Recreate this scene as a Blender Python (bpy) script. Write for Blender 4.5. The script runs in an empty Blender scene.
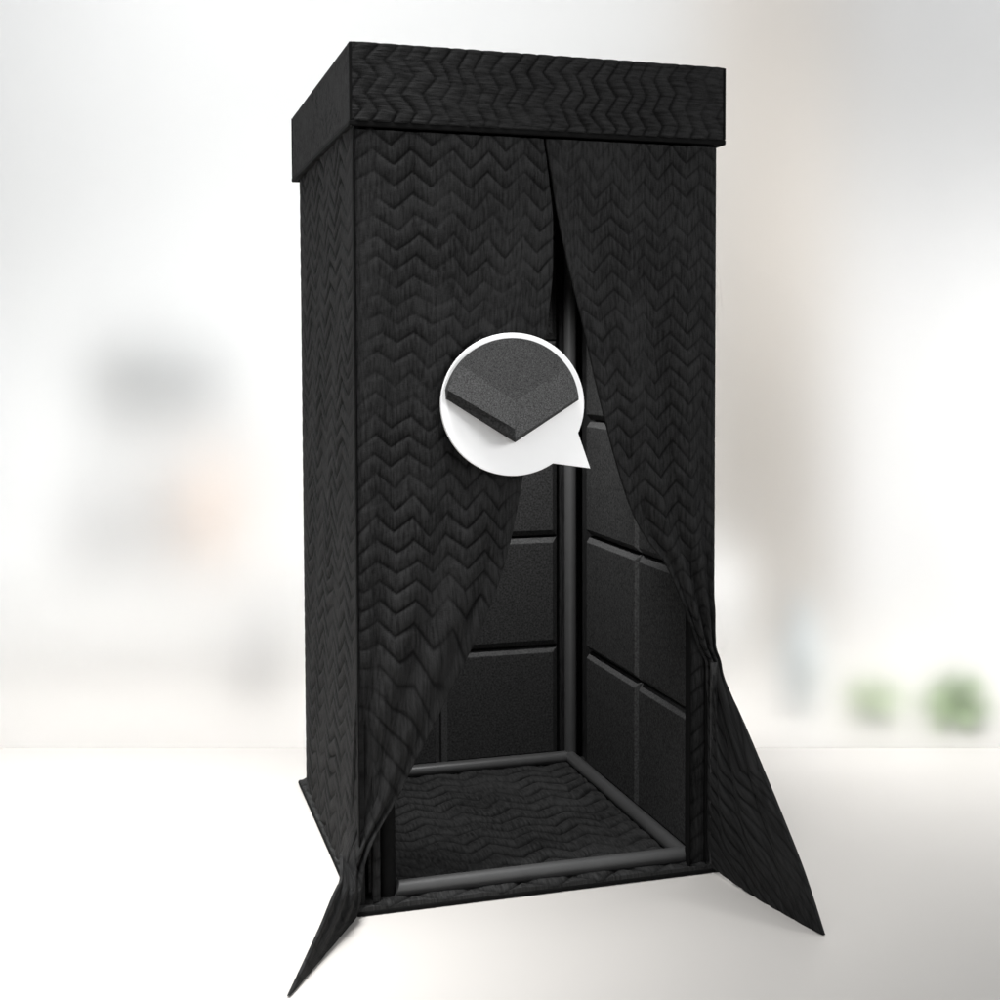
import bpy, math, random
import numpy as np

random.seed(7)
rng = np.random.RandomState(11)
SC = bpy.context.scene
COL = SC.collection

# ------------------------------------------------------------------ camera
YAW, PITCH = 0.3293, 0.0538
CAM = np.array([-0.5618, -3.4367, 1.3506])
cam_data = bpy.data.cameras.new('camera')
cam = bpy.data.objects.new('camera', cam_data)
COL.objects.link(cam)
cam.location = CAM.tolist()
cam.rotation_euler = (math.pi / 2 - PITCH, 0, -YAW)
cam_data.sensor_width = 36
cam_data.lens = 36 * 1.42907
cam_data.shift_x = -0.10095
cam_data.shift_y = -0.06297
cam_data.clip_start = 0.05
cam_data.clip_end = 200
cam_data.dof.use_dof = True
cam_data.dof.focus_distance = 3.9
cam_data.dof.aperture_fstop = 7.0
SC.camera = cam

# ------------------------------------------------------------------ world and lamps
world = bpy.data.worlds.new('World')
SC.world = world
world.use_nodes = True
bg = world.node_tree.nodes['Background']
bg.inputs['Color'].default_value = (0.97, 0.985, 1.0, 1)
bg.inputs['Strength'].default_value = 0.70

def lamp(name, kind, loc, target, power, size=1.0, color=(1, 1, 1), spot=None, blend=1.0):
    d = bpy.data.lights.new(name, kind)
    d.energy = power
    d.color = color
    if kind == 'AREA':
        d.shape = 'DISK'; d.size = size
    else:
        d.shadow_soft_size = size
    if spot:
        d.spot_size = math.radians(spot); d.spot_blend = blend
    o = bpy.data.objects.new(name, d)
    COL.objects.link(o)
    o.location = loc
    v = np.array(target, float) - np.array(loc, float)
    import mathutils
    o.rotation_euler = mathutils.Vector(v).to_track_quat('-Z', 'Y').to_euler()
    return o

lamp('key_lamp', 'SPOT', (3.1, -3.4, 2.5), (0.40, 0.0, 1.50), 460, 0.9, spot=28, blend=.8)
lamp('floor_fill', 'SPOT', (-1.1, -0.9, 5.2), (-0.98, 0.16, 0.0), 2850, 0.9, spot=45.5)  # added spot that whitens the left floor, no real fitting
lamp('right_floor_fill', 'SPOT', (2.6, 0.2, 4.4), (2.08, 1.0, 0.0), 900, 0.6, spot=27, blend=1.0)  # added overhead spot for the right floor, not light from the window
lamp('rear_fill', 'SPOT', (-0.09, 0.73, 6.20), (0.50, 3.39, 1.20), 640, 1.0, spot=88, blend=.9)  # added overhead spot to brighten the end wall
lamp('left_room_fill', 'SPOT', (-2.19, 2.62, 1.50), (-0.05, 3.15, 0.35), 200, 0.8, spot=86, blend=1.0)  # added low spot brightening the furniture at left
lamp('right_room_fill', 'SPOT', (4.21, 0.32, 1.90), (2.80, 2.07, 0.90), 430, 0.8, spot=84, blend=1.0)  # added spot lifting the curtain and chair at right
lamp('left_back_floor_fill', 'SPOT', (-0.23, 2.16, 4.30), (-0.20, 2.25, 0.00), 800, 0.5, spot=64, blend=1.0)  # added downward spot for the left floor behind the glass, no ceiling fitting
lamp('right_back_floor_fill', 'SPOT', (2.57, 1.09, 4.30), (2.62, 1.24, 0.00), 850, 0.5, spot=66, blend=1.0)  # added downward spot for the right floor behind the glass, no ceiling fitting
lamp('booth_fill', 'SPOT', (0.30, 0.36, 1.87), (0.72, 1.26, 0.0), 120, 0.05, spot=86, blend=1.0)  # added spot under the canopy to brighten tiles and back tube

SC.view_settings.view_transform = 'Standard'
SC.view_settings.look = 'None'
SC.view_settings.exposure = 0.0
SC.view_settings.gamma = 1.0
SC.view_settings.use_curve_mapping = False
SC.render.engine = 'CYCLES'
SC.cycles.use_denoising = True
SC.cycles.max_bounces = 10
SC.cycles.transmission_bounces = 8
SC.cycles.sample_clamp_indirect = 6.0

# ------------------------------------------------------------------ helpers
F = 1429.07
_cy, _sy = math.cos(YAW), math.sin(YAW)
_cp, _sp = math.cos(PITCH), math.sin(PITCH)
FW = np.array([_sy * _cp, _cy * _cp, -_sp])
RT = np.array([_cy, -_sy, 0.0])
UP = np.cross(RT, FW)
HZ = np.array([_sy, _cy, 0.0])          # level direction straight into the room

def ray(u, v):
    return FW + RT * (u - 600.95) / F - UP * (v - 437.03) / F

def on_plane(u, v, n, p):
    d = ray(u, v); n = np.array(n, float)
    return CAM + d * (np.dot(n, np.array(p, float) - CAM) / np.dot(n, d))

def room(r, d, z=0.0):
    """r metres to the right, d metres ahead of the viewpoint, z above the floor."""
    p = CAM + RT * r + HZ * d
    return np.array([p[0], p[1], z])

def tag(o, label=None, cat=None, group=None, kind=None):
    if label: o['label'] = label
    if cat: o['category'] = cat
    if group: o['group'] = group
    if kind: o['kind'] = kind
    return o

def empty(name, loc, rz=0.0):
    o = bpy.data.objects.new(name, None)
    COL.objects.link(o)
    o.location = tuple(map(float, loc)); o.rotation_euler = (0, 0, rz)
    o.empty_display_size = 0.1
    return o

class MB:
    """collects shapes, builds them as one mesh object"""
    def __init__(self):
        self.v = []; self.f = []; self.uv = []
    def add(self, verts, faces, uvs=None):
        b = len(self.v)
        self.v += [tuple(map(float, p)) for p in verts]
        self.uv += [tuple(map(float, q)) for q in uvs] if uvs is not None else [(float(p[0] + p[1]), float(p[2])) for p in verts]
        self.f += [tuple(b + i for i in fc) for fc in faces]
        return self
    def box(self, lo, hi, bev=0.0):
        lo = np.array(lo, float); hi = np.array(hi, float)
        if bev <= 0:
            vs = [(x, y, z) for x in (lo[0], hi[0]) for y in (lo[1], hi[1]) for z in (lo[2], hi[2])]
            fs = [(0, 1, 3, 2), (4, 6, 7, 5), (0, 4, 5, 1), (2, 3, 7, 6), (0, 2, 6, 4), (1, 5, 7, 3)]
            return self.add(vs, fs)
        import bmesh
        bm = bmesh.new()
        bmesh.ops.create_cube(bm, size=1.0)
        for v in bm.verts:
            for k in range(3):
                v.co[k] = lo[k] + (v.co[k] + .5) * (hi[k] - lo[k])
        bmesh.ops.bevel(bm, geom=list(bm.edges), offset=bev, segments=2, affect='EDGES', profile=.5)
        bm.verts.index_update()
        self.add([v.co[:] for v in bm.verts], [[v.index for v in f.verts] for f in bm.faces])
        bm.free()
        return self
    def tube(self, a, b, r, n=20, mitre_a=None, mitre_b=None):
        """round tube from a to b; the ends are cut by planes with the given normals (mitres)"""
        a = np.array(a, float); b = np.array(b, float)
        d = (b - a) / np.linalg.norm(b - a)
        x = np.cross(d, (0, 0, 1.0))
        if np.linalg.norm(x) < 1e-3: x = np.array([1.0, 0, 0])
        x /= np.linalg.norm(x); y = np.cross(d, x)
        vs = []; uv = []
        for e, m in ((a, mitre_a), (b, mitre_b)):
            for k in range(n):
                p = e + r * (math.cos(2 * math.pi * k / n) * x + math.sin(2 * math.pi * k / n) * y)
                if m is not None:
                    m_ = np.array(m, float)
                    p = p + d * np.dot(e - p, m_) / np.dot(d, m_)
                vs.append(p); uv.append((k / n * 2 * math.pi * r, float(np.dot(p, d))))
        fs = [(k, (k + 1) % n, n + (k + 1) % n, n + k) for k in range(n)]
        fs += [tuple(range(n - 1, -1, -1)), tuple(range(n, 2 * n))]
        return self.add(vs, fs, uv)
    def lathe(self, c, prof, n=32):
        c = np.array(c, float); vs = []
        for r, z in prof:
            for k in range(n):
                vs.append(c + np.array([r * math.cos(2 * math.pi * k / n), r * math.sin(2 * math.pi * k / n), z]))
        fs = []
        for i in range(len(prof) - 1):
            for k in range(n):
                fs.append((i * n + k, i * n + (k + 1) % n, (i + 1) * n + (k + 1) % n, (i + 1) * n + k))
        fs += [tuple(range(n - 1, -1, -1)), tuple(range((len(prof) - 1) * n, len(prof) * n))]
        return self.add(vs, fs)
    def build(self, name, mat, parent=None, smooth=False):
        me = bpy.data.meshes.new(name)
        me.from_pydata(self.v, [], self.f)
        ul = me.uv_layers.new(name='UVMap')
        idx = np.empty(len(me.loops), dtype=np.int32)
        me.loops.foreach_get('vertex_index', idx)
        ul.data.foreach_set('uv', np.array(self.uv, dtype=np.float32)[idx].ravel())
        if smooth is True:
            me.polygons.foreach_set('use_smooth', np.ones(len(me.polygons), dtype=bool))
        elif smooth:
            me.polygons.foreach_set('use_smooth', np.ones(len(me.polygons), dtype=bool))
            me.set_sharp_from_angle(angle=math.radians(smooth))
        me.materials.append(mat)
        me.update()
        o = bpy.data.objects.new(name, me)
        COL.objects.link(o)
        if parent: o.parent = parent
        return o

# ------------------------------------------------------------------ materials
def new_mat(name):
    m = bpy.data.materials.new(name); m.use_nodes = True
    nt = m.node_tree
    return m, nt, nt.nodes['Principled BSDF']

def plain(name, col, rough=0.6, var=0.05, scale=8.0, bump=0.0, bscale=200.0, metallic=0.0, spec=0.5):
    m, nt, b = new_mat(name)
    tc = nt.nodes.new('ShaderNodeTexCoord')
    nz = nt.nodes.new('ShaderNodeTexNoise'); nz.inputs['Scale'].default_value = scale; nz.inputs['Detail'].default_value = 4
    nt.links.new(tc.outputs['Object'], nz.inputs['Vector'])
    rp = nt.nodes.new('ShaderNodeValToRGB')
    rp.color_ramp.elements[0].position = .3; rp.color_ramp.elements[1].position = .7
    rp.color_ramp.elements[0].color = tuple(c * (1 - var) for c in col) + (1,)
    rp.color_ramp.elements[1].color = tuple(min(1, c * (1 + var)) for c in col) + (1,)
    nt.links.new(nz.outputs['Fac'], rp.inputs['Fac'])
    nt.links.new(rp.outputs['Color'], b.inputs['Base Color'])
    b.inputs['Roughness'].default_value = rough
    b.inputs['Metallic'].default_value = metallic
    b.inputs['Specular IOR Level'].default_value = spec
    if bump:
        n2 = nt.nodes.new('ShaderNodeTexNoise'); n2.inputs['Scale'].default_value = bscale; n2.inputs['Detail'].default_value = 3
        nt.links.new(tc.outputs['Object'], n2.inputs['Vector'])
        bp = nt.nodes.new('ShaderNodeBump'); bp.inputs['Strength'].default_value = bump; bp.inputs['Distance'].default_value = .002
        nt.links.new(n2.outputs['Fac'], bp.inputs['Height'])
        nt.links.new(bp.outputs['Normal'], b.inputs['Normal'])
    return m

def quilt_fabric(name, col, thread=(150, 20), stitch=True):
    """black woven quilt: fine slubs along the V direction, black stitching where the mesh attribute says a seam runs"""
    m, nt, b = new_mat(name)
    uv = nt.nodes.new('ShaderNodeUVMap'); uv.uv_map = 'UVMap'
    mp = nt.nodes.new('ShaderNodeMapping'); mp.inputs['Scale'].default_value = (thread[0], thread[1], 1)
    nt.links.new(uv.outputs['UV'], mp.inputs['Vector'])
    nz = nt.nodes.new('ShaderNodeTexNoise'); nz.inputs['Scale'].default_value = 1; nz.inputs['Detail'].default_value = 3; nz.inputs['Roughness'].default_value = .6
    nt.links.new(mp.outputs['Vector'], nz.inputs['Vector'])
    mp2 = nt.nodes.new('ShaderNodeMapping'); mp2.inputs['Scale'].default_value = (90, 650, 1)
    nt.links.new(uv.outputs['UV'], mp2.inputs['Vector'])
    nw = nt.nodes.new('ShaderNodeTexNoise'); nw.inputs['Scale'].default_value = 1; nw.inputs['Detail'].default_value = 2
    nt.links.new(mp2.outputs['Vector'], nw.inputs['Vector'])
    big = nt.nodes.new('ShaderNodeTexNoise'); big.inputs['Scale'].default_value = 5; big.inputs['Detail'].default_value = 3
    nt.links.new(uv.outputs['UV'], big.inputs['Vector'])
    mixh = nt.nodes.new('ShaderNodeMath'); mixh.operation = 'MULTIPLY_ADD'
    nt.links.new(nw.outputs['Fac'], mixh.inputs[0]); mixh.inputs[1].default_value = .3
    nt.links.new(nz.outputs['Fac'], mixh.inputs[2])
    add = nt.nodes.new('ShaderNodeMath'); add.operation = 'MULTIPLY_ADD'
    nt.links.new(big.outputs['Fac'], add.inputs[0]); add.inputs[1].default_value = .45
    nt.links.new(mixh.outputs[0], add.inputs[2])
    rp = nt.nodes.new('ShaderNodeValToRGB')
    rp.color_ramp.elements[0].position = .62; rp.color_ramp.elements[1].position = 1.0
    rp.color_ramp.elements[0].color = tuple(c * .25 for c in col) + (1,)
    rp.color_ramp.elements[1].color = tuple(c * 1.9 for c in col) + (1,)
    nt.links.new(add.outputs[0], rp.inputs['Fac'])
    if stitch:
        at = nt.nodes.new('ShaderNodeAttribute'); at.attribute_name = 'stitch'
        mx = nt.nodes.new('ShaderNodeMix'); mx.data_type = 'RGBA'
        nt.links.new(at.outputs['Fac'], mx.inputs['Factor'])
        nt.links.new(rp.outputs['Color'], mx.inputs['A'])
        mx.inputs['B'].default_value = (.0015, .0015, .0015, 1)
        nt.links.new(mx.outputs['Result'], b.inputs['Base Color'])
    else:
        nt.links.new(rp.outputs['Color'], b.inputs['Base Color'])
    b.inputs['Roughness'].default_value = .85
    b.inputs['Specular IOR Level'].default_value = .15
    bp = nt.nodes.new('ShaderNodeBump'); bp.inputs['Strength'].default_value = .9; bp.inputs['Distance'].default_value = .004
    nt.links.new(mixh.outputs[0], bp.inputs['Height'])
    nt.links.new(bp.outputs['Normal'], b.inputs['Normal'])
    return m

M_QUILT = quilt_fabric('black_quilt', (.0100, .0100, .0101))
M_QUILT_SHADE = quilt_fabric('black_quilt_shaded', (.0080, .0080, .0081))  # darker copy of the booth quilt, side shade put into the colour
M_MAT = quilt_fabric('black_mat_quilt', (.017, .017, .017))
M_BIND_SHADE = plain('black_binding_and_shade', (.004, .004, .004), .9, .2, 60, spec=.1)  # edge binding colour, also painted as shade on corner, jamb and tube
M_HEM = quilt_fabric('hem_tape', (.026, .026, .026), stitch=False)
M_FOAM = plain('acoustic_foam', (.026, .026, .026), .95, .6, 170, .8, 420, spec=.12)
M_FOAM_LIT = plain('foam_bevel_lit', (.052, .052, .052), .95, .4, 170, .6, 420, spec=.12)  # lighter copy of the foam, bevel highlight put into the colour
M_TUBE = plain('grey_foam_tube', (.056, .056, .056), .40, .06, 30, .12, 300, spec=.5)
M_WHITE = plain('white_overlay', (.97, .97, .97), .5, .01, 4)
M_SAMPLE = plain('foam_sample', (.05, .05, .05), .95, .6, 330, 1.0, 420, spec=.12)
M_SAMPLE_LIT = plain('foam_sample_lit', (.068, .068, .068), .95, .6, 330, 1.0, 420, spec=.12)  # lighter sample foam, standing in for light caught by the bevels
M_FLOOR = plain('pale_floor', (.525, .505, .480), .42, .02, 1.2, spec=.35)
M_WALL = plain('white_wall', (.86, .865, .86), .8, .01, 2)

# ------------------------------------------------------------------ quilting
def wob(x, y, s):
    r = np.random.RandomState(s); out = 0
    for k in range(5):
        a, b, c = r.uniform(-1, 1), r.uniform(-1, 1), r.uniform(0, 6.28)
        out = out + np.sin(a * x * (k + 1.5) + b * y * (k + 1.5) + c) / (1 + .4 * k)
    return out / 2.6

def zigzag(U, V, period=.086, pitch=.049, amp=.040, seed=0, seam_w=.065, crease=0.0):
    """height 0..1 of the padding and 0..1 nearness of a seam, at fabric coordinates in metres"""
    u = U + .016 * wob(U * 9, V * 9, seed)
    v = V + .014 * wob(U * 7, V * 7, seed + 1)
    a = amp * (1 + .35 * wob(U * 7, V * 11, seed + 2))
    t = u / period
    tri = 2 * np.abs(t - np.floor(t) - .5)
    r = (v - a * tri) / pitch
    row = np.floor(r); fr = r - row
    d = np.minimum(fr, 1 - fr)
    h = 1 - np.exp(-d / .11)
    h = h * (.72 + .28 * np.sin(np.pi * fr ** .7))
    fade = np.clip(.74 + .55 * wob(U * 11, V * 16, seed + 3), .22, 1)
    cr_ = np.exp(-((((U + .02 * wob(U * 3, V * 2, seed + 8)) / .185 + .31) % 1 - .5) / .11) ** 2)
    fade = fade * (1 - crease * cr_)
    seam = np.exp(-(d / seam_w) ** 2) * fade
    wr = .12 * wob(U * 60, V * 160, seed + 5) + .10 * wob(U * 190, V * 60, seed + 6)
    return h * fade + wr * .6 + (1 - fade) * .5, seam

def grid_object(name, P, U, V, mat, parent, relief=.006, turn=False, thick=.010, period=.086, pitch=.049, amp=.040, seed=0, flip=False, rel_map=None, taper=.02, amp_map=1.0, seam_w=.085, crease=0.0):
    """P: (nv,nu,3) surface; quilted outwards along its normal; closed with a back sheet and a rim"""
    nv, nu = P.shape[:2]
    du = np.gradient(P, axis=1); dv = np.gradient(P, axis=0)
    N = np.cross(du, dv); N /= np.linalg.norm(N, axis=2, keepdims=True) + 1e-12
    if flip: N = -N
    h, seam = zigzag(V, U, period, pitch, amp * amp_map, seed, seam_w, crease) if turn else zigzag(U, V, period, pitch, amp * amp_map, seed, seam_w, crease)
    rel = relief if rel_map is None else relief * rel_map
    if taper:
        lu = np.linalg.norm(np.diff(P, axis=1), axis=2); cu = np.concatenate([np.zeros((nv, 1)), np.cumsum(lu, 1)], 1)
        ed = np.minimum(cu, cu[:, -1:] - cu)
        rel = rel * (.12 + .88 * np.clip(ed / taper, 0, 1))
    A = P + N * (h * rel)[..., None]
    B = P - N * thick
    verts = np.concatenate([A.reshape(-1, 3), B.reshape(-1, 3)])
    k = nv * nu
    i, j = np.meshgrid(np.arange(nv - 1), np.arange(nu - 1), indexing='ij')
    q = np.stack([i * nu + j, i * nu + j + 1, (i + 1) * nu + j + 1, (i + 1) * nu + j], -1).reshape(-1, 4)
    if flip: q = q[:, ::-1]
    faces = [q, q[:, ::-1] + k]
    loop = list(range(nu)) + [r * nu + nu - 1 for r in range(1, nv)] + [(nv - 1) * nu + c for c in range(nu - 2, -1, -1)] + [r * nu for r in range(nv - 2, 0, -1)]
    rim = np.array([(loop[(n + 1) % len(loop)], loop[n], loop[n] + k, loop[(n + 1) % len(loop)] + k) for n in range(len(loop))])
    if flip: rim = rim[:, ::-1]
    faces = np.concatenate(faces + [rim])
    me = bpy.data.meshes.new(name)
    me.from_pydata(verts.tolist(), [], faces.tolist())
    ul = me.uv_layers.new(name='UVMap')
    idx = np.empty(len(me.loops), dtype=np.int32); me.loops.foreach_get('vertex_index', idx)
    uu, vv = (V, U) if turn else (U, V)
    uvv = np.stack([np.concatenate([uu.ravel()] * 2), np.concatenate([vv.ravel()] * 2)], -1).astype(np.float32)
    ul.data.foreach_set('uv', uvv[idx].ravel())
    at = me.attributes.new('stitch', 'FLOAT', 'POINT')
    at.data.foreach_set('value', np.concatenate([np.clip(seam.ravel() * 1.1, 0, .95), np.zeros(k)]).astype(np.float32))
    sm = np.ones(len(me.polygons), dtype=bool); sm[2 * len(q):] = False
    me.polygons.foreach_set('use_smooth', sm)
    me.materials.append(mat); me.update()
    o = bpy.data.objects.new(name, me); COL.objects.link(o)
    o.parent = parent
    return o

def flat_grid(o, eu, ev, res=.0045):
    """grid of a rectangle from corner o along eu and ev; returns P, U, V (metres)"""
    o, eu, ev = (np.array(a, float) for a in (o, eu, ev))
    lu, lv = np.linalg.norm(eu), np.linalg.norm(ev)
    s = np.linspace(0, 1, max(2, int(lu / res))); t = np.linspace(0, 1, max(2, int(lv / res)))
    T, S = np.meshgrid(t, s, indexing='ij')
    return o + S[..., None] * eu + T[..., None] * ev, S * lu, T * lv

# ------------------------------------------------------------------ the setting
floor = MB().add([(-9, -7, 0), (11, -7, 0), (11, 13, 0), (-9, 13, 0)], [(0, 1, 2, 3)]).build('floor', M_FLOOR)
tag(floor, kind='structure')

D_WALL = 6.8          # the room's end wall, metres ahead of the viewpoint
def room_box(mb, r0, r1, d0, d1, z0, z1):
    c = [room(r, d, z) for r in (r0, r1) for d in (d0, d1) for z in (z0, z1)]
    mb.add(c, [(0, 1, 3, 2), (4, 6, 7, 5), (0, 4, 5, 1), (2, 3, 7, 6), (0, 2, 6, 4), (1, 5, 7, 3)])
    return mb

def R(px, d):         # sideways metres of a sight line at depth d
    return (px - 600.95) / F * d
def Zh(py, d):        # height of a sight line at depth d
    k = ray(600, py)
    return CAM[2] + k[2] / np.dot(k, HZ) * d

w = MB()
room_box(w, -6.5, R(842, D_WALL), D_WALL, D_WALL + .15, 0, 3.4)
room_box(w, R(842, D_WALL), 4.5, D_WALL, D_WALL + .15, 0, .06)
room_box(w, R(1030, D_WALL), 4.5, D_WALL, D_WALL + .15, .06, 3.4)
wall = w.build('back_wall', M_WALL)
tag(wall, kind='structure')

# ------------------------------------------------------------------ sound booth
W, D, H, HC, O = .9232, 1.0979, 2.10, .1963, .0186
BL, BR, BF, BB = .0227, .0304, .0311, .031
ZC = H - HC
booth = empty('sound_booth', (0, 0, 0))
tag(booth, 'tall black quilted sound booth with zigzag stitching, its front curtains parted', 'sound booth')

# base mat
MB().box((-BL, -BF, 0.001), (W + BR, D + BB, .012), .003).build('base_edge', M_BIND_SHADE, booth)
P, U, V = flat_grid((-BL + .003, -BF + .003, .013), (W + BL + BR - .006, 0, 0), (0, D + BF + BB - .006, 0), .006)
grid_object('base_mat', P, U, V, M_MAT, booth, relief=.012, thick=.0015, pitch=.074, amp=.055, period=.14, seam_w=.10, seed=40)

# canopy: four quilted skirts, a lid, black binding along edges
cap_t = .012
def cap_face(o, eu, turn, seed, relief=.009):
    P, U, V = flat_grid(o, eu, (0, 0, -HC + .012), .004)
    return grid_object('canopy_skirt', P, U, V, M_QUILT, booth, relief=relief, turn=turn, thick=cap_t, seed=seed, pitch=.043, amp=.030, period=.083, flip=True)
cap_face((-O, -O, H), (W + 2 * O, 0, 0), True, 3)
def cap_side(o, eu):
    P, U, V = flat_grid(o, eu, (0, 0, -HC + .012), .006)
    return grid_object('canopy_skirt', P, U, V, M_QUILT, booth, relief=.0015, turn=False, thick=cap_t, seed=9, pitch=.016, amp=.030, period=.05, flip=True)
cap_side((-O, D + O, H), (0, -D - 2 * O, 0))
cap_side((W + O, -O, H), (0, D + 2 * O, 0))
cap_side((W + O, D + O, H), (-W - 2 * O, 0, 0))
MB().box((-O + .004, -O + .004, H - .016), (W + O - .004, D + O - .004, H - .002), .003).build('canopy_lid', M_BIND_SHADE, booth)
b = MB()
e = .004
z0, z1 = ZC, ZC + .0135
b.box((-O - e, -O - e, z0), (W + O + e, -O + .012, z1), .003)
b.box((-O - e, D + O - .012, z0), (W + O + e, D + O + e, z1), .003)
b.box((-O - e, -O + .0125, z0), (-O + .012, D + O - .0125, z1), .003)
b.box((W + O - .012, -O + .0125, z0), (W + O + e, D + O - .0125, z1), .003)
for x, y in ((-O, -O), (W + O, -O), (-O, D + O), (W + O, D + O)):
    b.box((x - .003, y - .0035, z1 + .0005), (x + .003, y + .003, H - .001), .001)
b.build('canopy_binding', M_BIND_SHADE, booth)

# quilted outer walls (left, right, back)
def outer_wall(o, eu, seed):
    P, U, V = flat_grid(o, eu, (0, 0, -(ZC + .05 - .013)), .0055)
    return grid_object('side_panel', P, U, V, M_QUILT_SHADE, booth, relief=.009, thick=.014, seed=seed, flip=True, taper=.12, seam_w=.13, period=.205, pitch=.050, amp=.055)
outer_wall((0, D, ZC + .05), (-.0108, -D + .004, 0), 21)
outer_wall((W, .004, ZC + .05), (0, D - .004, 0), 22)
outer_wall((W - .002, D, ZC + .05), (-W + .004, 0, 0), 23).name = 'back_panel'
# front corner posts of the shell (jambs); the right one shows beside the opening
for x0, x1, s in ((.858, .9015, 31), (.022, .040, 32)):
    P, U, V = flat_grid((x0, -.001, ZC), (x1 - x0, 0, 0), (0, 0, -(ZC - .02)), .0055)
    grid_object('front_jamb', P, U, V, M_QUILT, booth, relief=.004, thick=.022, seed=s, period=.09, pitch=.05, amp=.03, flip=True)

MB().box((.8545, -.012, .016), (.8575, .02, ZC), .0008).build('jamb_dark_strip', M_BIND_SHADE, booth)
MB().box((.9018, -.010, .016), (.9045, .02, ZC), .0008).build('jamb_dark_strip', M_BIND_SHADE, booth)  # dark strip in place of the shaded gap by the curtain hem

# foam tiles on the inside walls
def foam_tile(c0, eu, ev, n, th=.040, bev=.019, gap=.0025):
    c0, eu, ev, n = (np.array(a, float) for a in (c0, eu, ev, n))
    u = eu / np.linalg.norm(eu); v = ev / np.linalg.norm(ev)
    lu, lv = np.linalg.norm(eu), np.linalg.norm(ev)
    rings = [(gap, 0), (gap, th - bev), (gap + .0015, th - bev + .001), (gap + bev - .002, th - .0012), (gap + bev, th)]
    vs = []
    for ins, h in rings:
        vs += [c0 + u * a + v * b_ + n * h for a, b_ in ((ins, ins), (lu - ins, ins), (lu - ins, lv - ins), (ins, lv - ins))]
    fs = []
    for r in range(len(rings) - 1):
        for k in range(4):
            fs.append((r * 4 + k, r * 4 + (k + 1) % 4, r * 4 + 4 + (k + 1) % 4, r * 4 + 4 + k))
    m_ = (len(rings) - 1) * 4
    fs.append((m_, m_ + 1, m_ + 2, m_ + 3)); fs.append((3, 2, 1, 0))
    if np.dot(np.cross(u, v), n) < 0: fs = [f[::-1] for f in fs]
    o = MB().add(vs, fs).build('foam_tile', M_FOAM, booth)
    o.data.materials.append(M_FOAM_LIT)
    for f in o.data.polygons[8:12]: f.material_index = 1
    return o

zr = [.035, .413, .788, 1.158, 1.53, 1.89]
zb = [.035, .407, .771, 1.100, 1.416, 1.754, 2.05]
XR, XL, YB = W - .016, .016, D - .016
for k in range(len(zr) - 1):
    for y0, y1 in ((.024, .427), (.427, .908)):
        foam_tile((XR, y0, zr[k]), (0, y1 - y0, 0), (0, 0, zr[k + 1] - zr[k]), (-1, 0, 0))
        foam_tile((XL, y0, zr[k]), (0, y1 - y0, 0), (0, 0, zr[k + 1] - zr[k]), (1, 0, 0))
for k in range(len(zb) - 1):
    for x0, x1 in ((.075, .425), (.425, .822)):
        foam_tile((x0, YB, zb[k]), (x1 - x0, 0, 0), (0, 0, zb[k + 1] - zb[k]), (0, -1, 0))

# round grey frame tubes along the floor and up the corners
RTB = .0205
xl, xr, yf, yb, zt = .078, .855, .034, 1.028, .036
m1, m2 = (1, -1, 0), (1, 1, 0)
def frame_tube(a, b_, ma=None, mb_=None):
    return MB().tube(a, b_, RTB, 28, ma, mb_).build('frame_tube', M_TUBE, booth, smooth=40)
frame_tube((xl + .007, yf, zt), (xr, yf, zt), (1, 0, -.35), m2)
frame_tube((xl, yb, zt), (xr, yb, zt), m2, m1)
frame_tube((xr, yf, zt), (xr, yb, zt), m2, m1)
frame_tube((xl, yf + .03, zt), (xl, yb, zt), None, m2)
for x, y in ((xr + .004, yb + .004), (xl - .010, yb + .004)):
    frame_tube((x, y, zt + .012), (x, y, ZC))
MB().tube((xl - .014, yf + .004, .016), (xl - .014, yf + .004, ZC), RTB, 28).build('frame_tube', M_BIND_SHADE, booth, smooth=40)['label'] = 'upright tube at the front corner of the opening, its shade painted black'  # a frame tube like the others, its shade given as black colour

# ------------------------------------------------------------------ curtains
def front(u, v, y=-.012):
    return on_plane(u, v, (0, 1, 0), (0, y, 0))

def loft(rows, nv, nu, us):
    """rows: list of (fabric_v, L, R); returns P, U, V. Left and right edges are smoothed, fabric runs straight between."""
    vv = np.array([r[0] for r in rows]); L = np.array([r[1] for r in rows]); Rr = np.array([r[2] for r in rows])
    t = np.linspace(vv[0], vv[-1], nv)
    def mono(y):                                    # monotone-ish cubic through the rows
        h = np.diff(vv); d = np.diff(y) / h
        m = np.zeros(len(y)); m[0], m[-1] = d[0], d[-1]
        for i in range(1, len(y) - 1):
            m[i] = 0 if d[i - 1] * d[i] <= 0 else 2 * d[i - 1] * d[i] / (d[i - 1] + d[i])
        k = np.clip(np.searchsorted(vv, t) - 1, 0, len(h) - 1)
        s = (t - vv[k]) / h[k]
        return ((2 * s ** 3 - 3 * s ** 2 + 1) * y[k] + (s ** 3 - 2 * s ** 2 + s) * h[k] * m[k] + (-2 * s ** 3 + 3 * s ** 2) * y[k + 1] + (s ** 3 - s ** 2) * h[k] * m[k + 1])
    Ls = np.stack([mono(L[:, k]) for k in range(3)], -1); Rs = np.stack([mono(Rr[:, k]) for k in range(3)], -1)
    s = np.linspace(0, 1, nu)
    B_ = np.array([(r[3] if len(r) > 3 else np.zeros(3)) for r in rows], float)     # outward bulge of the middle
    Bs = np.stack([mono(B_[:, k]) for k in range(3)], -1)
    P = Ls[:, None, :] * (1 - s)[None, :, None] + Rs[:, None, :] * s[None, :, None] + Bs[:, None, :] * (4 * s * (1 - s))[None, :, None]
    T, S = np.meshgrid(t, s, indexing='ij')
    return P, S * us, T, S

curt_y = -.012
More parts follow.
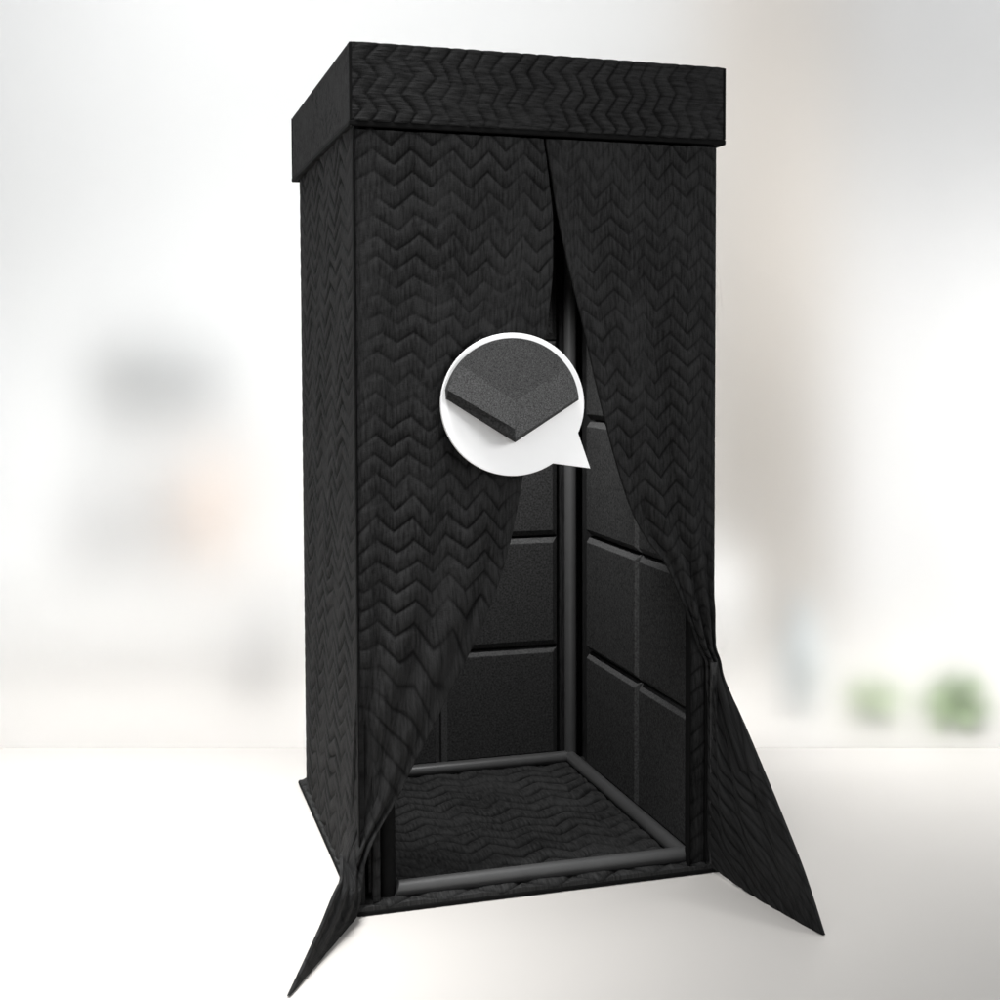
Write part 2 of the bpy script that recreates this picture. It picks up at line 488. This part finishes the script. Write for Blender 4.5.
# left curtain: hangs from the canopy, drawn to the left at the bottom, its lower corner trailing on the floor
tipL = np.array([-.228, -.421, .004])
footL = np.array([-.024, -.036, .004])
dL = tipL - footL
nL = np.array([dL[1], -dL[0], 0])
def flapL(u, v): return on_plane(u, v, nL, footL)
Lx = -.0100
rows = []
edge = [(543.5, 139), (549, 180), (553, 222), (553, 262), (549, 312), (541, 370), (530, 430), (519, 500), (506, 560), (489, 610), (470, 652), (444, 705), (428, 737), (413, 766), (398, 798), (384, 822)]
for (u, v) in edge:
    r_ = front(u, v)
    k_ = min(1, max(0, (.62 - r_[2]) / .45))
    rows.append((1.904 - r_[2], np.array([Lx - .014 * k_ ** .5, curt_y + .105 * k_ ** 1.5, r_[2]]), r_, np.array([-.012, -.024, 0]) * k_))
rows.append((1.77, np.array([-.026, .125, .150]), front(372, 845, -.022), np.array([-.016, -.036, 0])))
rows.append((1.83, np.array([-.029, .155, .105]), front(365, 866, -.026), np.array([-.018, -.045, 0])))
rows.append((1.89, flapL(341, 882) , front(362, 893, -.03), np.array([-.010, -.020, .0])))
rows.append((1.99, flapL(324, 922), front(360, 906, -.033)))
rows.append((2.12, flapL(306, 962), np.array([-.022, -.037, .012])))
rows.append((2.22, tipL, footL))
P, U, V, S = loft(rows, 520, 150, .50)
low = np.clip((V - 1.05) / .8, 0, 1)
end = np.clip((2.22 - V) / .35, 0, 1)
P[..., 1] += -(.010 * np.sin(S * 17 + V * 1.5) * np.clip(V / .5, 0, 1) + low * .006 * np.sin(S * 19 + V * 7)) * np.clip(np.minimum(S, 1 - S) * 8, 0, 1) * end
wid = np.linalg.norm(np.diff(P, axis=1), axis=2).sum(1)[:, None]
sm = lambda a, b_, x: np.clip((x - a) / (b_ - a), 0, 1) ** 2 * (3 - 2 * np.clip((x - a) / (b_ - a), 0, 1))
pull = sm(1.08, 1.62, V)
Ul = S * (np.maximum(wid, .10) * (1 - .30 * low))
Vl = V - 1.0 * pull * S * np.clip(wid, .05, .3)
cl = grid_object('curtain', P, Ul, Vl, M_QUILT, booth, relief=.0078, thick=.007, seed=60, flip=True, period=.092, pitch=.049, amp=.038, crease=.6, rel_map=np.clip(end, .3, 1) * (1 - .55 * pull), amp_map=1 - .8 * pull)
cl['label'] = 'left curtain drawn aside, its pointed lower corner trailing on the floor'

# right curtain
tipR = np.array([.995, -.494, .002])
q0 = np.array([.941, -.016, 0]); dR = tipR - q0
nR = np.array([dR[1], -dR[0], 0])
def flapR(u, v): return on_plane(u, v, nR, q0)
rows = []
edge = [(545.5, 139), (550, 165), (556, 204), (567, 260), (584, 330), (600, 400), (617, 465), (634, 515), (650, 543), (665, 562), (679, 592), (690, 619), (700, 645)]
for (u, v) in edge:
    l_ = front(u, v, -.015)
    rows.append((1.904 - l_[2], l_, np.array([W - .002 if v < 600 else W + .002, -.015, l_[2]])))
xin = .905
outer = [(721, 666), (735, 703), (757, 758), (779, 812), (803, 873)]
zin = [.545, .44, .31, .18, .08]
for (u, v), z_ in zip(outer, zin):
    rows.append((1.36 + (.575 - z_) * 1.15, np.array([xin, -.016, z_]), flapR(u, v)))
rows.append((2.06, np.array([xin + .006, -.020, .016]), tipR))
P, U, V, S = loft(rows, 500, 150, .47)
end = np.clip((2.06 - V) / .25, 0, 1)
P[..., 1] += -(.009 * np.sin(S * 16 + V * 1.2 + 2) * np.clip(V / .5, 0, 1)) * np.clip(np.minimum(S, 1 - S) * 8, 0, 1) * end
P[..., 2] -= .0095 * np.sin(np.pi * np.clip(S, 0, 1)) * np.clip(1 - (2.06 - V) / .1, 0, 1)
lowr = np.clip((V - 1.4) / .3, 0, 1)
P[..., 0] += lowr * .010 * np.sin(S * 21 + V * 3) * np.clip(np.minimum(S, 1 - S) * 6, 0, 1) * end
wid = np.linalg.norm(np.diff(P, axis=1), axis=2).sum(1)[:, None]
Ur = (1 - S) * (np.maximum(wid, .12) * (1 - lowr * .45))
Vr = V - lowr * .42 * S
flp = np.clip((V - 1.28) / .15, 0, 1)
cr = grid_object('curtain', P, Ur, Vr, M_QUILT, booth, relief=.0078, thick=.007, seed=70, flip=True, period=.082, pitch=.048, amp=.043, crease=.45, rel_map=np.clip(end, .35, 1) * np.clip(wid / .25, .06, 1), amp_map=1 - .85 * flp)
cr['label'] = 'right curtain drawn aside, its lower half flared out to a point on the floor'
MB().box((.9065, -.029, .022), (.9265, -.0235, .56), .002).build('curtain_hem', M_HEM, booth)
MB().box((-.0150, -.0215, .17), (-.0112, -.002, ZC - .001), .001).build('corner_gap_shade', M_BIND_SHADE, booth)  # dark strip painting the gap shadow at the front corner

# ------------------------------------------------------------------ callout overlay, built as an added board at the curtain edge
YD = -.048
cen = front(512.7, 404.3, YD)
callout_root = empty('callout_overlay', cen)
tag(callout_root, 'round white speech bubble overlay with a dark foam corner, built as an added board', 'callout overlay')
def prism(poly, y0, y1, bev=.0015):
    n = len(poly); c = np.mean(poly, axis=0)
    vs = []
    for y, k in ((y1, 1.0), (y0 + bev, 1.0), (y0, .992)):
        vs += [(c[0] + (x - c[0]) * k, y, c[1] + (z - c[1]) * k) for x, z in poly]
    fs = [tuple(range(n))[::-1], tuple(range(2 * n, 3 * n))]
    for r in range(2):
        fs += [(r * n + k, r * n + (k + 1) % n, (r + 1) * n + (k + 1) % n, (r + 1) * n + k) for k in range(n)]
    return vs, [f[::-1] for f in fs]
def loc2(u, v):
    p = front(u, v, YD) - cen
    return (p[0], p[2])
R_OUT = 71.6
pts = []
a0, a1 = math.atan2(433 - 404.3, 578 - 512.7), math.atan2(463.5 - 404.3, 553 - 512.7)
for k in range(97):
    a = a1 + (2 * math.pi - (a1 - a0)) * k / 96
    pts.append(loc2(512.7 + R_OUT * math.cos(a), 404.3 + R_OUT * math.sin(a)))
pts.append(loc2(590.5, 468.5))
pts = pts[::-1]
vs, fs = prism(pts, 0, .012)
MB().add(vs, fs).build('bubble', M_WHITE, callout_root, smooth=30)

def rel(u, v, out):            # a point of the foam piece, `out` metres in front of the board
    p = front(u, v, YD - out) - cen
    return (p[0], p[1], p[2])
R_IN = 66.3
def rim(u):                    # height on the round cut-out at column u (upper half)
    return 404.3 - math.sqrt(max(0, R_IN ** 2 - (u - 512.7) ** 2))
top = []; nrm = 40
Tl, Tr = (460.5, 362.5), (567.5, 367)
back = []
for k in range(nrm + 1):
    u = Tl[0] + (Tr[0] - Tl[0]) * k / nrm
    back.append((u, rim(u)))
f_ = MB()
dT = lambda v: .006 + (v - 338) / (402 - 338) * .044     # the top sheet tilts towards the viewer
vt = [rel(515, 401.6, dT(401.6))] + [rel(u, v, dT(v)) for u, v in back]
f_.add(vt, [(0, k + 1, k + 2) for k in range(nrm)])
def strip(pa, pb):             # quad strip between two polylines
    n = len(pa)
    f_.add(pa + pb, [(k, n + k, n + k + 1, k + 1) for k in range(n - 1)])
n_ = 12
lerp = lambda a, b_, t: a + (b_ - a) * t
Cl, Cr, Cm = (447.2, 390), (578.6, 397.5), (515, 429.0)
# left bevel: the outer rim runs round the cut-out
lt = [rel(lerp(515, Tl[0], k / n_), lerp(401.6, Tl[1] + 7, k / n_) if k < n_ else rim(Tl[0]), dT(lerp(401.6, Tl[1], k / n_))) for k in range(n_ + 1)]
def arc(a, b_):
    aa = math.atan2(a[1] - 404.3, a[0] - 512.7); ab = math.atan2(b_[1] - 404.3, b_[0] - 512.7)
    if ab - aa > math.pi: ab -= 2 * math.pi
    if aa - ab > math.pi: ab += 2 * math.pi
    return [(512.7 + R_IN * math.cos(lerp(aa, ab, k / n_)), 404.3 + R_IN * math.sin(lerp(aa, ab, k / n_))) for k in range(n_ + 1)]
Lrim = arc((Tl[0], rim(Tl[0])), Cl); Rrim = arc((Tr[0], rim(Tr[0])), Cr)
dL_ = lambda u, v: .050 + .00019 * (u - 515) + .00044 * (v - 401.6)      # flat left bevel
dR_ = lambda u, v: .050 - .00026 * (u - 515) + .00030 * (v - 401.6)      # flat right bevel
Tm = rel(515, 401.6, .050); Cmid = rel(*Cm, dL_(*Cm)); Cr2 = rel(515.3, 438.5, dR_(515.3, 438.5))
lr = [rel(u, v, dL_(u, v)) for u, v in Lrim]
rr = [rel(u, v, dR_(u, v)) for u, v in Rrim]
h_ = MB()
h_.add([Tm, Cmid] + lr, [(0, k + 2, k + 3) for k in range(n_)] + [(0, n_ + 2, 1)])
h_.add([Tm, Cmid, Cr2] + rr, [(0, k + 4, k + 3) for k in range(n_)] + [(0, 1, 2, n_ + 3)])
Bm = rel(515, 442.5, .034)
Bl, Br = rel(447.0, 399.5, .014), rel(578.6, 400, .024)
f_.add([rr[-1], Cr2, Bm, Br], [(0, 1, 2, 3)])
g_ = MB().add([lr[-1], Bl, Bm, Cr2, Cmid], [(0, 1, 2, 3, 4)])
# underside and rim walls close the piece against the board
und = [rel(447.0, 399.5, .0005), rel(515, 442.5, .0005), rel(578.6, 400, .0005)]
f_.add([Bl, und[0], und[1], Bm, und[2], Br], [(0, 1, 2, 3), (3, 2, 4, 5)])
loop = [Bl] + lr[::-1] + vt[1:] + rr + [Br]
n2 = len(loop)
f_.add(loop + [(x, -.0005, z) for x, y, z in loop], [(k, k + 1, n2 + k + 1, n2 + k) for k in range(n2 - 1)])
f_.build('foam_corner', M_SAMPLE, callout_root)
g_.build('foam_edge_shade', M_FOAM, callout_root)  # darker foam on the left edge, its shade put into the colour
h_.build('foam_bevel', M_SAMPLE_LIT, callout_root)

# ------------------------------------------------------------------ added frosted glass screen, put in to blur the room behind
DG = 4.92
mg, nt, bsdf = new_mat('frosted_glass')
bsdf.inputs['Base Color'].default_value = (1, 1, 1, 1)
bsdf.inputs['Transmission Weight'].default_value = 1.0
bsdf.inputs['Roughness'].default_value = .44
bsdf.inputs['IOR'].default_value = 1.45
bsdf.inputs['Specular IOR Level'].default_value = .3
g = MB(); room_box(g, -4.2, 3.4, DG, DG + .003, -.03, 3.1)
tag(g.build('blur_screen', mg), kind='structure')

# ------------------------------------------------------------------ things seen softly through the frosted glass
M_DGREY = plain('dark_grey_card', (.09, .095, .09), .8, .1)
M_LGREY = plain('light_grey_card', (.18, .19, .195), .8, .1)
M_STONE = plain('grey_stoneware', (.34, .335, .33), .6, .1)
M_PALE = plain('pale_grey_clay', (.46, .455, .45), .7, .1)
M_PEACH = plain('peach_glaze', (.80, .58, .44), .5, .08)
M_BEIGE = plain('beige_linen', (.66, .615, .56), .9, .08, 12, .4, 300)
M_BLUE = plain('pale_blue_glaze', (.56, .62, .64), .4, .06)
M_LEAF = plain('mid_green_leaf', (.37, .51, .25), .5, .35, 20)
M_LEAF2 = plain('light_green_leaf', (.50, .63, .34), .5, .3, 20)
M_SASH = plain('grey_window_frame', (.36, .36, .355), .5, .02)
M_FRAME = plain('white_frame', (.84, .84, .83), .5, .02)

def bg_box(name, label, cat, px0, px1, py0, py1, d, dep, mat, group=None, bev=.008):
    x0, x1 = R(px0, d), R(px1, d); z0_, z1_ = Zh(py1, d), Zh(py0, d)
    base = room((x0 + x1) / 2, d + dep / 2, z0_)
    o = empty(name, base, -YAW)
    tag(o, label, cat, group)
    return o, (x1 - x0) / 2, dep / 2, z1_ - z0_

DS = 6.2
o, hx, hy, hz = bg_box('wall_shelf', 'white shelf on the wall carrying two grey boxes', 'shelf', 40, 262, 424, 434, DS - .05, .40, M_FRAME)
MB().box((-hx, -hy, 0), (hx, hy, hz), .004).build('shelf_board', M_FRAME, o)
for sx in (-.6, .6):
    MB().box((sx * hx - .012, -hy + .05, -.12), (sx * hx + .012, hy + .145, -.001)).build('bracket', M_FRAME, o)
for nm, lb, a, c, t0, mt in (('storage_box', 'dark grey box on the left end of the white wall shelf', 92, 148, 348, M_DGREY), ('storage_box', 'paler grey box right of the dark box on the wall shelf', 151, 213, 352, M_LGREY)):
    o, hx, hy, hz = bg_box(nm, lb, 'box', a, c, t0, 423.5, DS, .26, mt, 'boxes on the wall shelf')
    MB().box((-hx, -hy, 0.002), (hx, hy, hz * .78), .006).build('box_body', mt, o)
    MB().box((-hx - .006, -hy - .006, hz * .78 + .001), (hx + .006, hy + .006, hz), .006).build('lid', mt, o)

o, hx, hy, hz = bg_box('sideboard', 'white sideboard below the wall shelf', 'sideboard', -40, 300, 566, 700, DS - .1, .45, M_FRAME)
hz_top = hz
zfloor = -o.location.z
MB().box((-hx, -hy, zfloor + .08), (hx, hy, hz - .035), .005).build('cabinet', M_FRAME, o)
MB().box((-hx - .01, -hy - .015, hz - .034), (hx + .01, hy, hz), .004).build('top_board', M_FRAME, o)
for x in (-.9, .9):
    for y in (-.75, .75):
        MB().tube((x * hx, y * hy, zfloor), (x * hx, y * hy, zfloor + .08), .02).build('leg', M_FRAME, o, smooth=40)
def pot(name, label, cat, px, half, py0, py1, d, mat, prof, group=None):
    s = F / d
    r = half / s; z0_ = max(0.0, Zh(py1, d)); hh = Zh(py0, d) - z0_
    o = empty(name, room(R(px, d), d, z0_), 0); tag(o, label, cat, group)
    MB().lathe((0, 0, 0.001), [(r * a, hh * b_) for a, b_ in prof]).build('body', mat, o, smooth=50)
    return o
JAR = [(.8, 0), (.95, .05), (1, .4), (.95, .75), (.7, .85), (.72, 1), (.6, 1), (.58, .86)]
VASE = [(.5, 0), (.8, .1), (1, .35), (.85, .65), (.45, .85), (.5, 1), (.42, 1), (.38, .86)]
pot('jar', 'wide grey jar at the left on the white sideboard', 'jar', 92, 30, 478, 565.5, DS, M_STONE, JAR, 'jars on the sideboard')
pot('jar', 'narrow grey jar beside the peach vase on the sideboard', 'jar', 166, 17, 470, 565.5, DS, M_LGREY, JAR, 'jars on the sideboard')
pot('vase', 'peach vase on the white sideboard near the booth', 'vase', 213, 23, 448, 565.5, DS, M_PEACH, VASE)
pot('floor_pot', 'light grey pot on the floor left of the booth', 'pot', 254, 28, 622, 720, 5.75, M_PALE, JAR)

# right side: beige curtain, window, white seat, blue vase, plants in bowls on the floor
d = 6.5
x0, x1 = R(700, d), R(834, d)
n = 140
vs = []; fs = []
for k in range(n + 1):
    t = k / n; off = .03 * math.sin(t * 34) + .015 * math.sin(t * 71 + 1)
    for z in (Zh(655, d), 3.3):
        for dy in (0, .006):
            vs.append(room(lerp(x0, x1, t), d + off + dy, z))
for k in range(n):
    a = 4 * k
    fs += [(a, a + 4, a + 6, a + 2), (a + 1, a + 3, a + 7, a + 5), (a, a + 1, a + 5, a + 4), (a + 2, a + 6, a + 7, a + 3)]
fs += [(0, 2, 3, 1), (4 * n, 4 * n + 1, 4 * n + 3, 4 * n + 2)]
tag(MB().add(vs, fs).build('window_curtain', M_BEIGE, smooth=True), 'long beige curtain hanging beside the bright window', 'curtain')

win = empty('window', room(R(936, D_WALL), D_WALL, .06), -YAW)
tag(win, 'tall white framed window on the right letting in bright light', 'window')
hw = (R(1030, D_WALL) - R(842, D_WALL)) / 2
fr = MB()
for a, c in ((-hw, -hw + .07), (-.045, .045), (hw - .07, hw)):
    fr.box((a + .001, .03, .002), (c - .001, .11, 3.3))
for z in (.002, 3.22):
    fr.box((-hw + .072, .035, z), (-.047, .105, z + .07)); fr.box((.047, .035, z), (hw - .072, .105, z + .07))
fr.build('frame', M_SASH, win)
mp_, nt, b3 = new_mat('bright_daylit_pane')
b3.inputs['Base Color'].default_value = (.72, .72, .72, 1); b3.inputs['Roughness'].default_value = .3
b3.inputs['Emission Color'].default_value = (1, 1, 1, 1); b3.inputs['Emission Strength'].default_value = .10
MB().box((-hw + .06, .068, .05), (-.03, .072, 3.24)).build('pane', mp_, win)
MB().box((.03, .068, .05), (hw - .06, .072, 3.24)).build('pane', mp_, win)

o, hx, hy, hz = bg_box('armchair', 'white rounded armchair beside the booth on the right', 'armchair', 690, 752, 566, 690, 5.9, .5, M_FRAME)
zf = -o.location.z
MB().box((-hx, hy - .12, 0), (hx, hy, hz), .05).build('backrest', M_FRAME, o, smooth=40)
MB().box((-hx, -hy, zf + .12), (hx, hy - .121, zf + .42), .04).build('seat', M_FRAME, o, smooth=40)
for x in (-.8, .8):
    for y in (-.8, .8):
        MB().tube((x * hx, y * hy, zf), (x * hx, y * hy, zf + .14), .018).build('leg', M_FRAME, o, smooth=40)
pot('floor_vase', 'slender pale blue vase on the floor by the beige curtain', 'vase', 803, 22, 600, 742, 5.45, M_BLUE, VASE)

def plant(label, px, py, rad, d, zbase, mat, n=90, seed=1):
    r = np.random.RandomState(seed)
    s = F / d; rr_ = rad / s
    o = empty('potted_plant', room(R(px, d), d, zbase), 0)
    tag(o, label, 'plant', 'plants on the floor by the window')
    zc = Zh(py, d) - zbase
    ph = max(.03, zc - rr_ * .75)
    MB().lathe((0, 0, .001), [(.6 * rr_, 0), (.62 * rr_, .01), (.75 * rr_, ph), (.66 * rr_, ph), (.62 * rr_, ph * .8)]).build('pot', M_FRAME, o, smooth=50)
    mb = MB()
    for k in range(n):
        v = r.normal(size=3); v /= np.linalg.norm(v); v *= rr_ * r.uniform(.25, 1.0); v[2] *= .8
        c = np.array([0, 0, zc]) + v
        a = r.normal(size=3); a /= np.linalg.norm(a); b_ = np.cross(a, r.normal(size=3)); b_ /= np.linalg.norm(b_)
        l, w_ = rr_ * .32, rr_ * .15
        mb.add([c - a * l, c + b_ * w_ + a * l * .1, c + a * l, c - b_ * w_ + a * l * .1], [(0, 1, 2, 3)])
    mb.build('foliage', mat, o)
    st = MB()
    for k in range(6):
        v = r.normal(size=3) * rr_ * .35
        st.tube((v[0] * .2, v[1] * .2, ph * .75), (v[0], v[1], zc + v[2] * .5), .003, 6)
    st.build('stem', mat, o)
plant('small light green plant in a white bowl on the floor, nearer the booth', 878, 700, 33, 5.30, 0.0, M_LEAF2, 80, 3)
plant('larger mid green plant in a white bowl on the floor at far right', 966, 708, 43, 5.22, 0.0, M_LEAF, 120, 4)
